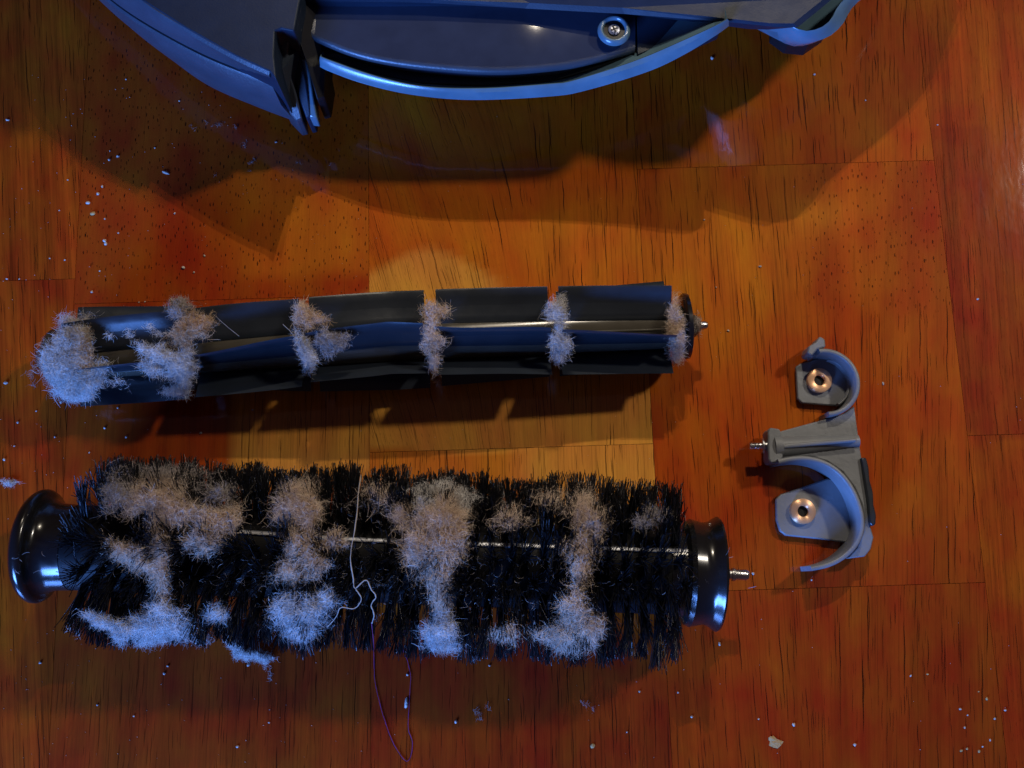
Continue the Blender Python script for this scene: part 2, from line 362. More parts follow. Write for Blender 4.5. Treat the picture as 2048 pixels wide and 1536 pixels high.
for ci in range(7):
    xa, xb = XS[ci], XS[ci+1]; ys = sorted([-1640]+YC[ci]+[2200])
    for ri in range(len(ys)-1):
        ya, yb = ys[ri], ys[ri+1]
        if yb-ya < 60: continue
        seed += 1; rr = random.Random(seed)
        inview = 1 <= ci <= 5
        nx = max(2, int((xb-xa)/(14 if inview else 120))); ny = max(2, int((yb-ya)/(14 if inview and ya < 1300 else 120)))
        gap = .4
        gxs = np.r_[xa+gap, np.linspace(xa+gap+.5, xb-gap-.5, nx-1), xb-gap]; gys = np.r_[ya+gap, np.linspace(ya+gap+.5, yb-gap-.5, ny-1), yb-gap]
        GX, GY = np.meshgrid(gxs, gys, indexing='ij'); X = GX.ravel(); Y = GY.ravel()
        dz = rr.uniform(-.12, .12); Z = np.full(len(X), dz)
        edge = (GX == gxs[0]) | (GX == gxs[-1]) | (GY == gys[0]) | (GY == gys[-1]); Z = Z-edge.ravel()*0
        a, b = len(gxs), len(gys)
        idx = np.arange(a*b).reshape(a, b)
        fc = np.stack([idx[:-1, :-1], idx[1:, :-1], idx[1:, 1:], idx[:-1, 1:]], -1).reshape(-1, 4).tolist()
        bd = list(idx[:, 0])+list(idx[-1, 1:])+list(idx[-2::-1, -1])+list(idx[0, -2:0:-1])
        base = a*b; nb = len(bd)
        V = np.stack([X, Y, Z], 1); VB = V[bd].copy(); VB[:, 2] = -9
        for i in range(nb): j = (i+1) % nb; fc.append([bd[j], bd[i], base+i, base+j])
        V = np.r_[V, VB]
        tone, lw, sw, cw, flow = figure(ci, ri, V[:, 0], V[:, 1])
        me = bpy.data.meshes.new('stave')
        W = V.copy(); W[:, 0] = cg*V[:, 0]-sg*V[:, 1]; W[:, 1] = sg*V[:, 0]+cg*V[:, 1]
        me.from_pydata((W*S).tolist(), [], fc); me.update()
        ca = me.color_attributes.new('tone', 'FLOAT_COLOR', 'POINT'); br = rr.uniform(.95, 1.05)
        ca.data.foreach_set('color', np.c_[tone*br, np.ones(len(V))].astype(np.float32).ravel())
        cb = me.color_attributes.new('fig', 'FLOAT_COLOR', 'POINT'); cb.data.foreach_set('color', np.c_[lw, sw, cw, np.ones(len(V))].astype(np.float32).ravel())
        uvl = me.uv_layers.new(name='grain'); li = np.empty(len(me.loops), np.int32); me.loops.foreach_get('vertex_index', li)
        ox, oy = rr.uniform(0, 5000), rr.uniform(0, 9000)
        UV = np.stack([V[:, 0]+flow+ox, V[:, 1]+oy], 1)[li]; uvl.data.foreach_set('uv', UV.astype(np.float32).ravel())
        me.materials.append(M['wood'])
        o = bpy.data.objects.new('stave', me); col.objects.link(o); o.parent = top

# ------------------------------------------------------------------ the robot vacuum lying upside down at the far side
rob = empty('robot_vacuum', un(960, -700, 0))
tag(rob, 'upside down grey robot vacuum at the far edge, its brushes taken out', 'robot vacuum')
N_ = 60; ZOFF = 27.0
def rail(pts, z, n=N_): return resample(catmull(uns(pts, z), 8), n)
# left bumper
e_top = [(-60, -560), (-10, -370), (75, -215), (170, -100), (283, 0), (371, 56), (469, 111), (539, 143)]
e_crs = [(-110, -530), (-60, -350), (25, -195), (120, -90), (222, 0), (298, 52), (395, 105), (469, 137), (546, 165)]
e_out = [(-120, -450), (-70, -300), (10, -170), (100, -80), (205, 0), (273, 66), (346, 122), (420, 173), (517, 215), (591, 243)]
r_top = rail(e_top, 264); r_crs = rail(e_crs, 206); r_out = rail(e_out, 78)
def off(r, dx=0, dy=0, dz=0): return r+np.array([dx, dy, dz])
v_, f_ = loft([off(r_top, 8, 18, -1), r_top, off(r_top, -2, -5, -6), off(r_crs, 0, 1, 3), off(r_crs, 8, 20, 2)], close=True)
build('bumper_band', v_, f_, M['shell'], rob)
mid = (r_crs*.5+r_out*.5)+np.array([-4, -10, 8])
v_, f_ = loft([off(r_crs, 8, 20, -5), off(r_crs, 0, -1, -3), off(r_crs, -2, -5, -8), mid, r_out, off(r_out, 12, 26, -22), off(r_out, 60, 110, -30), off(r_crs, 60, 110, -20)], close=True)
build('bumper', v_, f_, M['shell'], rob)
# deck of the left block
dk = uns([(283, 0), (371, 56), (469, 111), (539, 143), (552, 158), (548, 110), (549, 62), (563, 57), (588, 62), (592, 40), (600, -2), (604, -60), (560, -300), (-40, -560), (-10, -370), (75, -215), (170, -100)], 265.5)
v_, f_ = prism(dk, 150); build('left_deck', v_, f_, M['deck'], rob, bevel=3)
# stepped end of the bumper
steps = [([(549, 66), (566, 62), (578, 72), (573, 130), (590, 180), (604, 238), (592, 243), (562, 205), (550, 160)], 236, 60, 'shell'),
         ([(578, 72), (590, 66), (600, 110), (612, 160), (622, 232), (612, 236), (596, 190), (584, 140)], 206, 60, 'deck'),
         ([(596, 72), (606, 80), (620, 150), (626, 190), (634, 236), (618, 234), (608, 190), (600, 130)], 190, 90, 'shell2')]
for pl, zt, zb, mm in steps:
    n0 = len(pl); zz = [zt-(p[1]-62)/180*(zt-100) for p in pl]
    v_, f_ = prism([un(p[0], p[1], z) for p, z in zip(pl, zz)], zb); build('bumper_end_rib', v_, f_, M[mm], rob, bevel=3)
v_, f_ = prism([un(p[0], p[1], z) for p, z in [((600, -40), 232), ((592, 60), 226), ((612, 120), 200), ((634, 200), 128), ((648, 196), 128), ((650, 130), 160), ((640, 90), 180), ((650, -40), 190)]], 70)
build('opening_wall', v_, f_, M['well'], rob, bevel=3)
# rim of the rear section, rounded and facing the window
o_r = [(640, 134), (649, 139), (722, 166), (820, 189), (942, 200), (1100, 193), (1172, 181), (1294, 144), (1367, 110), (1430, 72), (1458, 52)]
i_r = [(640, 113), (649, 117), (746, 151), (844, 173), (966, 177), (1100, 168), (1148, 161), (1270, 122), (1367, 81), (1430, 52), (1455, 38)]
rise = lambda L, z: [(p[0], p[1], z+min(max(0, p[0]-1000)**2*.00062, 108)) for p in L]
ro = rail(rise(o_r, 168), 0); ri_ = rail(rise(i_r, 188), 0)
m1 = ri_*.55+ro*.45+np.array([0, 0, 5])
v_, f_ = loft([off(ri_, 0, 8, -34), off(ri_, 0, 3, -3), ri_, m1, ro*.85+ri_*.15+np.array([0, 0, 0]), ro, off(ro, 0, 22, -9), off(ro, 0, 150, -70), off(ri_, 0, 60, -60)], close=True)
build('rear_rim', v_, f_, M['shell2'], rob)
v_, f_ = prism(uns([(p[0], p[1], 156+max(0, p[0]-1000)**2*.00036) for p in [(630, 80), (649, 112), (746, 146), (844, 166), (966, 171), (1100, 162), (1270, 116), (1367, 76), (1430, 40), (1430, -80), (630, -80)]], 0), 172)
build('groove_floor', v_, f_, M['well'], rob, smooth=False)
# dust bin cover with a rolled lip
lip = [(600, 66), (640, 84), (700, 109), (771, 127), (868, 140), (990, 148), (1100, 141), (1172, 129), (1270, 103)]
rl = rail(lip, 196); y0_ = rl[:, 1].min(); rl[:, 2] -= 0.062*(rl[:, 1]-y0_)
lofts = [off(rl, 0, 30, 4), off(rl, 0, 10, 8), off(rl, 0, 6, 7), off(rl, 0, 2.5, 4.5), off(rl, 0, .5, 1), off(rl, 0, 0, -4), off(rl, 0, 6, -11), off(rl, 0, 60, -20)]
v_, f_ = loft(lofts, close=True); build('cover_lip', v_, f_, M['shell'], rob, angle=60)
top_pts = [tuple(p) for p in off(rl, 0, 9, 8)[::3]]
cap = top_pts+[tuple(off(rl, 0, 9, 8)[-1])]+[tuple(un(1272, 34, 208)), tuple(un(1272, -60, 199)), tuple(un(600, -60, 199))]
cap = [(p[0], p[1], 231.6-0.062*(p[1]-y0_)) for p in cap]
v_, f_ = prism(cap, 190); build('bin_cover', v_, f_, M['cover'], rob, smooth=False)
v_, f_ = prism(uns([(1274, -60, 198), (1274, 110, 198), (1330, 90, 202), (1400, 58, 210), (1452, 32, 216), (1440, -60, 216)], 196), 160)
build('corner_panel', v_, f_, M['deck'], rob, bevel=2)
# screw and its boss
bc = un(1228, 61, 216)
v_, f_ = lathe(bc, (0, 0, 1), [(-2, 31), (3, 30), (7, 27), (8.5, 24.5), (7, 21.5), (0, 20), (-22, 19)], 40, cap0=False, cap1=True)
bs = build('screw_boss', v_, f_, M['shell2'], rob, angle=70)
v_, f_ = lathe(bc+np.array([0, 0, 0.]), (0, 0, 1), [(1.2, 19.9), (0.6, 12.0), (-3, 11.6)], 30, cap0=False, cap1=False); build('screw_well', v_, f_, M['well'], bs)
v_, f_ = lathe(bc, (0, 0, 1), [(-4, 11.4), (3.2, 11), (4.6, 8.5), (5.2, 4)], 24, cap0=False)
sw_ = build('screw', v_, f_, M['steel_dull'], bs)
for a in (.4, .4+math.pi/2):
    c, s = math.cos(a), math.sin(a); w_ = 1.6; l_ = 7
    q = [bc+np.array([c*x-s*y, s*x+c*y, 5.6]) for x, y in ((-l_, -w_), (l_, -w_), (l_, w_), (-l_, w_))]
    v_, f_ = prism([tuple(p+np.array([0, 0, .3 if a > 1 else 0])) for p in q], bc[2]+3); build('screw_slot', v_, f_, M['well'], sw_, smooth=False) if False else build('screw_slot', v_, f_, M['well'], bs, smooth=False)
# chassis plate over the middle
cp = [(588, 2), (700, 3), (860, 6), (1050, 17), (1250, 28), (1465, 45), (1552, 54), (1596, 54), (1662, 0), (1760, -100), (1500, -420), (700, -460), (560, -200)]
P = [un(p[0], p[1], 222+max(0, p[0]-1100)*.125) for p in cp]; ctr = sum(P)/len(P)
inn = []
for p in P: d = ctr-p; d /= np.linalg.norm(d); inn.append(p+d*11+np.array([0, 0, 6]))
n = len(P); low = [np.array([p[0], p[1], p[2]])+(ctr-p)/np.linalg.norm(ctr-p)*46-np.array([0, 0, 34]) for p in P]
v_ = inn+P+low; f_ = [list(range(n))]
for i in range(n): j = (i+1) % n; f_ += [[i, n+i, n+j, j], [n+i, 2*n+i, 2*n+j, n+j]]
f_.append(list(range(3*n-1, 2*n-1, -1)))
build('chassis_plate', v_, f_, M['deck'], rob, smooth=False)
# right guard band
g_o = [(1545, 47), (1581, 73), (1613, 84), (1654, 75), (1684, 50), (1710, 9), (1775, -38), (1850, -100), (1925, -190), (1985, -335)]
g_i = [(1566, 44), (1590, 56), (1615, 62), (1644, 54), (1664, 36), (1683, 4), (1745, -50), (1820, -120), (1890, -205), (1950, -340)]
go = rail(g_o, 250, 40); gi = rail(g_i, 274, 40)
v_, f_ = prism(uns([(268, -28), (152, -85), (70, -160), (-45, -345), (300, -500)], 300), 200); build('left_shadow_block', v_, f_, M['deck'], rob, bevel=4)  # unseen block, added only to widen the robot's shadow on the left
v_, f_ = prism(uns([(1700, -45), (1800, -120), (1885, -205), (1945, -345), (1700, -500), (1500, -200)], 262), 180); build('right_shadow_block', v_, f_, M['deck'], rob, bevel=4)  # its unseen counterpart, added to fill out the shadow on the right
v_, f_ = loft([off(gi, 0, 5, -60), gi, off(go*.2+gi*.8, 0, -2, 2), off(go*.7+gi*.3, -1, 0, 1), go, off(go, -8, 14, -40), off(go, -40, 70, -90), off(gi, -50, 70, -80)], close=True)
build('side_guard', v_, f_, M['shell2'], rob, angle=50)
v_, f_ = prism(uns([(1560, 40), (1590, 62), (1630, 66), (1668, 40), (1700, -20), (1690, -120), (1560, -120)], 176), 120); build('wheel_well', v_, f_, M['well'], rob, smooth=False)
v_, f_ = prism(uns([(1654, 38), (1668, 22), (1688, -30), (1668, -60), (1648, -10)], 205), 150); build('well_rib', v_, f_, M['deck'], rob, bevel=3)
ZOFF = 0.0
# domed body below: widest at the rim, closing in towards the table
cx, cy, _ = un(935, -640, 170)
prof = []
mb = MB(); K = 96; rings = [(205, 855, 0), (170, 880, 0), (110, 850, 0), (60, 720, 40), (25, 520, 60), (2, 300, 80)]
vv_ = []; ff_ = []
for z, r, dy in rings:
    for j in range(K):
        q = 2*math.pi*j/K; vv_.append((cx+r*1.0*math.cos(q), cy+dy+r*.93*math.sin(q), z))
for i in range(len(rings)-1):
    for j in range(K): ff_.append([i*K+j, i*K+(j+1) % K, (i+1)*K+(j+1) % K, (i+1)*K+j])
ff_.append(list(range(K))); ff_.append([(len(rings)-1)*K+j for j in range(K)][::-1])
BODY = (cx, cy)
build('body_shell', vv_, ff_, M['well'], rob)

# ------------------------------------------------------------------ brushes
class Brush:
    def __init__(s, a, b, z):
        s.p0 = un(a[0], a[1], z); s.p1 = un(b[0], b[1], z); s.L = np.linalg.norm(s.p1-s.p0); s.a = (s.p1-s.p0)/s.L
        s.n = np.array([-s.a[1], s.a[0], 0]); s.z = z; s.rz = math.atan2(s.a[1], s.a[0])
    def P(s, t, r, ph):     # t along, radius, angle from the zenith towards the viewer
        t = np.asarray(t, float); r = np.asarray(r, float); ph = np.asarray(ph, float)
        return s.p0+np.multiply.outer(t, s.a)-np.multiply.outer(r*np.sin(ph), s.n)+np.multiply.outer(r*np.cos(ph), np.array([0, 0, 1.]))
    def tu(s, u, v): return float(np.dot(un(u, v, s.z)-s.p0, s.a))
    def hit(s, u, v, rho):
        d = ray(u, v); d = d/np.linalg.norm(d); o = CAM-s.p0
        dp = d-np.dot(d, s.a)*s.a; op = o-np.dot(o, s.a)*s.a
        A = dp@dp; B = 2*dp@op; C = op@op-rho*rho; D = B*B-4*A*C
        t = -B/(2*A) if D < 0 else (-B-math.sqrt(D))/(2*A)
        p = CAM+d*t; q = p-s.p0; ax = np.dot(q, s.a); rad = q-ax*s.a; L = np.linalg.norm(rad)
        if L > rho: rad = rad/L*rho
        return ax, math.atan2(-np.dot(rad, s.n), rad[2]), np.linalg.norm(rad)
rb = Brush((112, 716), (1376, 652), 88)
bb = Brush((66, 1091), (1424, 1147), 128)

# rubber roller
rbe = empty('rubber_brush', (rb.p0+rb.p1)/2*np.array([1, 1, 0]), rb.rz)
tag(rbe, 'narrow roller with notched black rubber blades, lint packed round its left end', 'brush')
v_, f_ = lathe(rb.p0, rb.a, [(0, 30), (4, 42), (rb.L-8, 42), (rb.L-6, 36)], 40); build('core', v_, f_, M['core'], rbe)
segs = [(46, rb.tu(388, 700)-7), (rb.tu(388, 700)+9, rb.tu(620, 690)-9), (rb.tu(620, 690)+9, rb.tu(866, 680)-11), (rb.tu(866, 680)+11, rb.tu(1108, 670)-10), (rb.tu(1108, 670)+10, rb.tu(1337, 660))]
apex = rb.tu(790, 690)
prof = []
for q_ in np.linspace(0, 1, 6):
    x_, y_ = 25*q_-3.0*math.sin(q_*math.pi), 96-60*q_; prof.append((math.hypot(x_, y_), math.degrees(math.atan2(x_, y_))))
for b in range(6):
    for k, (t0, t1) in enumerate(segs):
        nn = 14; ts = np.linspace(t0, t1, nn); V = []
        wob = random.uniform(-2.5, 2.5); curl = random.uniform(-1.5, 1.5)
        ph0 = R(-67+60*b+wob)
        for t in ts:
            tw = R(.068)*abs(t-apex) if t < apex else R(.056)*abs(t-apex)
            e = curl*math.sin((t-t0)/(t1-t0)*math.pi*1.3+b)
            for side in (0, 1):
                pr = prof if side == 0 else prof[::-1]
                for (r, da) in pr:
                    rr_ = r-(0 if side == 0 else 4.5*(1 if r < 92 else .8)); aa = ph0+tw+R(da)+R(e*(r-40)/56*1.6)+(0 if side == 0 else R(2.2))
                    p = rb.P(t, rr_, aa); p[2] = max(p[2], 1.5 if side == 0 else 2.2)
                    V.append(p)
        K = 12; f = []
        for i in range(nn-1):
            for j in range(K): f.append([i*K+j, i*K+(j+1) % K, (i+1)*K+(j+1) % K, (i+1)*K+j])
        f.append(list(range(K))); f.append([(nn-1)*K+j for j in range(K)][::-1])
        build('blade', V, f, M['rubber'], rbe, angle=50)
v_, f_ = lathe(rb.p1, rb.a, [(-16, 40), (-12, 60), (-8, 64), (-1, 63), (2, 52), (3, 24)], 40); ec = build('end_disc', v_, f_, M['gloss'], rbe)
v_, f_ = lathe(rb.p1, rb.a, [(2, 26), (10, 24), (18, 18), (24, 10)], 24); build('hub', v_, f_, M['core'], rbe)
v_, f_ = lathe(rb.p1, rb.a, [(20, 8), (33, 8), (37, 6), (39, 2)], 20); build('axle_pin', v_, f_, M['steel'], rbe)
v_, f_ = lathe(rb.p0, -rb.a, [(-8, 54), (0, 56), (8, 50), (16, 36), (30, 20), (34, 8)], 32); build('end_hub', v_, f_, M['core'], rbe)
for a0 in (R(10), R(-42)):
    P = rb.P(np.linspace(rb.tu(900, 670), rb.tu(1335, 660), 20), 42.5, a0+np.linspace(0, R(10), 20)); v_, f_ = tube(P, 2.4, 8); build('core_rib', v_, f_, M['core'], rbe)

# bristle roller
bbe = empty('bristle_brush', (bb.p0+bb.p1)/2*np.array([1, 1, 0]), bb.rz)
tag(bbe, 'wide roller of black bristles with flared glossy ends, clogged with lint', 'brush')
v_, f_ = lathe(bb.p0, bb.a, [(20, 62), (24, 76), (bb.L-30, 76), (bb.L-26, 70)], 48); build('core', v_, f_, M['core2'], bbe)
capL = [(2, 12), (0, 52), (0, 86), (2, 94), (7, 99), (13, 102), (19, 102), (24, 99), (27, 93), (31, 86), (38, 81), (52, 78), (80, 77)]
v_, f_ = lathe(bb.p0, bb.a, capL, 64); build('end_cap', v_, f_, M['gloss'], bbe)
capR = [(-82, 78), (-56, 80), (-50, 92), (-42, 96), (-26, 92), (-16, 90), (-6, 94), (2, 100), (6, 102), (10, 100), (12, 82), (9, 60), (11, 26), (20, 22), (30, 12)]
v_, f_ = lathe(bb.p1, bb.a, capR, 64); build('end_cap', v_, f_, M['gloss'], bbe)
v_, f_ = lathe(bb.p1, bb.a, [(20, 9), (36, 9), (36, 12), (41, 12), (42, 9.5), (62, 9.5), (66, 7)], 24); build('axle_pin', v_, f_, M['steel'], bbe)
# pale metal strip modelled in place of the lamp highlight along the core
sa = [bb.hit(u, v, 78) for u, v in ((480, 1064), (720, 1080), (1000, 1090), (1200, 1097), (1396, 1103))]
ts = np.linspace(sa[0][0], sa[-1][0], 60); aa = np.interp(ts, [q[0] for q in sa], [q[1] for q in sa])
rails = [bb.P(ts, 74, aa-R(3)), bb.P(ts, 80, aa-R(2.6)), bb.P(ts, 81, aa), bb.P(ts, 80, aa+R(2.6)), bb.P(ts, 74, aa+R(3))]
v_, f_ = loft(rails, close=True); build('highlight_strip', v_, f_, M['steel_dull'], bbe)
ang_strip = float(np.mean(aa))
# bristle tufts in slightly slanted rows; one mesh each, nearly all in view
def ribbons_prism(P, rad):
    """P (n,k,3) polylines -> 3 sided tapering prisms"""
    n, k, _ = P.shape; T = np.gradient(P, axis=1); T /= np.linalg.norm(T, axis=2, keepdims=True)+1e-9
    ref = rng.normal(size=(n, 1, 3)); A = np.cross(T, ref); A /= np.linalg.norm(A, axis=2, keepdims=True)+1e-9; B = np.cross(T, A)
    V = []
    for j in range(3):
        q = 2*math.pi*j/3; V.append(P+rad[:, :, None]*(math.cos(q)*A+math.sin(q)*B))
    V = np.stack(V, 2)      # n,k,3,3
    base = (np.arange(n)*k*3)[:, None, None]+(np.arange(k-1)*3)[None, :, None]
    j = np.arange(3)[None, None]; j2 = (j+1) % 3
    Fc = np.stack(np.broadcast_arrays(base+j, base+j2, base+3+j2, base+3+j), -1).reshape(-1, 4)
    return V.reshape(-1, 3), Fc
rows = [R(a) for a in (-8, -58+0, -92, -135, 62-20, 82, 125)]
rows = [ang_strip+R(a) for a in (17, 46, 78, 112, -18, -46, -74, -102)]
t_a, t_b = bb.tu(192, 1095), bb.tu(1352, 1144)
tid = 0
for ri, ph in enumerate(rows):
    nt_ = 37
    for k in range(nt_):
        t = t_a+(t_b-t_a)*(k+.5*(ri % 2)+rng.uniform(-.2, .2))/(nt_-.5)
        a = ph+R(7)*math.sin(t/bb.L*math.pi*1.2+ri)+R(rng.uniform(-3, 3))
        nb = 42; kk = 5; lean_t = rng.normal(0, 5)+(6 if k == 0 else -6 if k == nt_-1 else 0); lean_a = rng.normal(0, R(4))
        t0 = t+rng.normal(0, 3.2, nb); a0 = a+rng.normal(0, R(2.5), nb)
        Lr = rng.uniform(152, 173)+rng.normal(0, 3.5, nb); sp_t = rng.normal(0, 6.5, nb)+lean_t; sp_a = rng.normal(0, R(7), nb)+lean_a; bend = rng.normal(0, 1, nb)
        s = np.linspace(0, 1, kk)
        rr_ = 74+(Lr[:, None]-74)*s[None]; tt = t0[:, None]+sp_t[:, None]*s[None]**1.3+5*bend[:, None]*s[None]**3; a2 = a0[:, None]+sp_a[:, None]*s[None]
        Pn = bb.P(tt, rr_, a2)
        zmin = 2+rng.uniform(0, 9, nb)[:, None]
        under = Pn[:, :, 2] < zmin
        Pn[:, :, 2] = np.where(under, zmin+.5*s[None]*rng.uniform(0, 1, nb)[:, None], Pn[:, :, 2])
        rad = (1.2-.45*s)[None]*np.ones((nb, 1))
        V, Fc = ribbons_prism(Pn, rad)
        build('bristle_tuft', V, Fc, M['bristle'], bbe, smooth=True)

# ------------------------------------------------------------------ lint: curly fibres that wrap the roller's surface
def fibres(P0, D0, n_seg, step, curl, width):
    n = len(P0); P = np.empty((n, n_seg+1, 3)); P[:, 0] = P0; D = D0/np.linalg.norm(D0, axis=1, keepdims=True)
    W = rng.normal(size=(n, 3)); W /= np.linalg.norm(W, axis=1, keepdims=True)
    ang = curl*rng.uniform(.1, 1.2, n)[:, None]
    for i in range(n_seg):
        W = W+rng.normal(0, .35, (n, 3)); W /= np.linalg.norm(W, axis=1, keepdims=True)
        D = D*np.cos(ang)+np.cross(W, D)*np.sin(ang)+W*(np.sum(W*D, 1, keepdims=True))*(1-np.cos(ang)); D /= np.linalg.norm(D, axis=1, keepdims=True)
        P[:, i+1] = P[:, i]+D*step[:, None]
    return P
def ribbon_mesh(P, width):
    n, k, _ = P.shape; T = np.gradient(P, axis=1); ref = rng.normal(size=(n, 1, 3)); A = np.cross(T, ref); A /= np.linalg.norm(A, axis=2, keepdims=True)+1e-9
    s = np.linspace(0, 1, k); w_ = width[:, None, None]*(1-.6*np.abs(2*s-1)**3)[None, :, None]*.5
    V = np.stack([P-A*w_, P+A*w_], 2).reshape(-1, 3)
    base = (np.arange(n)*k*2)[:, None]+(np.arange(k-1)*2)[None]
    Fc = np.stack([base, base+1, base+3, base+2], -1).reshape(-1, 4)
    return V, Fc
def add_fibre_attr(o, n, k2):
    at = o.data.attributes.new('fibre', 'FLOAT', 'POINT'); at.data.foreach_set('value', np.repeat(rng.uniform(0, 1, n), k2).astype(np.float32))
LN = 0
def lint(label, blobs, host=None, rho=165, th=14, mat_='lint', dens=.16, length=46, curl=.5, wid=1.15, group=None, cat='lint', name='lint_clump', align=None):
    """blobs: (u, v, ru, rv, angle, weight) outlines of the wad as it lies on its roller (or on the table)"""
    starts = []; dirs = []
    for (u, v, ru, rv, an, wt) in blobs:
        n = int(math.pi*ru*rv*dens*wt*3.1)
        q = rng.uniform(0, 2*math.pi, n); r = rng.uniform(0, 1, n)**.85; r = np.where(rng.uniform(0, 1, n) < .10, r*1.4, r)
        # uneven edge
        wv = 1+.28*np.sin(3*q+rng.uniform(0, 6))+.22*np.sin(5*q+rng.uniform(0, 6))+.16*np.sin(9*q+rng.uniform(0, 6))
        x = ru*r*np.cos(q)*wv; y = rv*r*np.sin(q)*wv; c, s = math.cos(R(an)), math.sin(R(an))
        du, dv = c*x-s*y, s*x+c*y
        for i in range(n):
            hgt = th*rng.uniform(0, 1)**.7*max(.1, 1-.75*r[i]**2)
            if host is bb: hgt = hgt*.55-rng.uniform(0, 1)**1.5*19
            if host is rb: hgt *= .6
            if host is not None:
                t, ph, rr_ = host.hit(u+du[i], v+dv[i], rho+hgt); p = host.P(t, rr_, ph)
            else:
                p = un(u+du[i], v+dv[i], 1.2+hgt)
            starts.append(p)
    P0 = np.array(starts); n = len(P0)
    D0 = rng.normal(size=(n, 3)); D0[:, 2] *= .5
    if align is not None: D0 = D0*.5+np.array(align)[None]*rng.choice([-1, 1], n)[:, None]
    L = .78*length*rng.uniform(.35, 1.3, n); K = 8
    P = fibres(P0-0*D0, D0, K, L/K, curl, None)
    P = P-(P.mean(axis=1, keepdims=True)-P0[:, None])*.85
    P[:, :, 2] = np.maximum(P[:, :, 2], .8)
    V, Fc = ribbon_mesh(P, .46*wid*rng.uniform(.5, 1.3, n))
    o = build(name, V, Fc, M[mat_]); add_fibre_attr(o, n, (K+1)*2)
    tag(o, label, cat, group); return o
RG = 'lint wads caught on the rubber roller'; BG = 'lint wads caught in the bristle roller'
lint('big pale wad of lint capping the left end of the rubber roller', [(132, 685, 24, 46, 12, 1.5), (138, 732, 38, 42, 0, 1.8), (154, 675, 26, 38, 0, 1.0), (170, 765, 34, 28, -25, 1.2), (112, 735, 24, 34, -10, 1.3), (142, 782, 32, 20, 25, 1.2), (188, 742, 26, 18, -20, .35)], rb, 80, 20, 'lint_white', .20, 42, group=RG)
lint('brownish fringe of lint just inside the left end wad', [(158, 690, 20, 48, -8, .8), (170, 735, 22, 40, -8, .6)], rb, 84, 12, 'lint_brown', .14, 36, group=RG)
lint('small grey tuft above the upper edge of the rubber roller, near its left end', [(360, 608, 22, 14, 10, 1.3), (352, 622, 14, 14, 0, 1)], rb, 96, 12, 'lint_grey', .22, 32, group=RG)
lint('tan fluffy wad on the rubber roller just below the small grey tuft', [(385, 655, 30, 26, -35, 1.2), (362, 670, 18, 22, 0, 1.1), (405, 645, 20, 16, -20, .8)], rb, 92, 18, 'lint_brown', .2, 36, group=RG)
lint('bluish white ragged wad on the rubber roller below the tan wad', [(362, 735, 26, 32, 0, 1.6), (325, 715, 34, 14, 12, 1.1), (305, 738, 24, 12, 20, .8), (290, 700, 14, 8, 0, .7)], rb, 92, 14, 'lint_white', .2, 38, group=RG)
lint('small white tuft hanging at the lower edge of the rubber roller, left third', [(352, 783, 24, 10, 0, 1.6), (370, 768, 12, 8, 0, .8)], rb, 94, 8, 'lint_white', .22, 26, group=RG)
lint('pale tuft in the upper end of the second notch in the rubber blades', [(604, 624, 15, 22, 5, 1.3), (612, 645, 16, 14, 0, .9)], rb, 84, 14, 'lint', .22, 34, group=RG)
lint('brown wisp to the right of the second notch of the rubber roller', [(635, 637, 24, 12, 15, .9)], rb, 88, 8, 'lint_brown', .16, 32, group=RG)
lint('slanting white lint strand below the second notch of the rubber roller', [(610, 700, 11, 34, -22, 1.5), (618, 720, 11, 20, 0, 1.1)], rb, 90, 10, 'lint_white', .24, 34, group=RG)
lint('round grey ball of lint stuck on a rubber blade', [(662, 684, 29, 21, 5, 1.5)], rb, 92, 12, 'lint_grey', .26, 30, curl=.8, group=RG)
lint('tan tuft in the upper part of the third notch of the rubber roller', [(868, 622, 24, 15, 0, 1.3), (866, 645, 10, 20, 0, 1.1)], rb, 84, 14, 'lint', .22, 36, group=RG)
lint('greyish tuft in the lower part of the third notch of the rubber roller', [(864, 680, 17, 26, 0, 1.4), (868, 722, 9, 24, 0, 1.0)], rb, 84, 12, 'lint', .22, 34, group=RG)
lint('pale tuft in the upper part of the fourth notch of the rubber roller', [(1114, 624, 19, 26, 0, 1.5)], rb, 84, 14, 'lint_white', .17, 36, group=RG)
lint('grey white tuft in the lower part of the fourth notch of the rubber roller', [(1121, 684, 20, 26, 0, 1.4), (1118, 715, 11, 14, 0, .9)], rb, 84, 12, 'lint_white', .15, 34, group=RG)
lint('ring of dusty lint behind the black end disc of the rubber roller', [(1350, 640, 14, 42, -3, 1.1), (1356, 680, 14, 40, 0, 1.0), (1352, 715, 12, 18, 0, .8)], rb, 66, 12, 'lint', .2, 30, group=RG)
lint('short dusty fuzz on the right hub of the rubber roller', [(1394, 648, 9, 22, 0, .8)], rb, 24, 8, 'lint_grey', .16, 18, group=RG)
lint('loose white flecks of fluff over the left third of the rubber roller', [(220, 672, 12, 8, 0, .3), (160, 672, 9, 6, 0, .4), (258, 668, 10, 9, 0, .3), (300, 655, 14, 9, 30, .3), (318, 668, 12, 7, 0, .35), (285, 690, 20, 8, 20, .35), (200, 735, 18, 14, 0, .35), (235, 765, 30, 14, 0, .12), (325, 690, 16, 8, 0, .3)], rb, 88, 6, 'lint_white', .2, 20, group=RG)

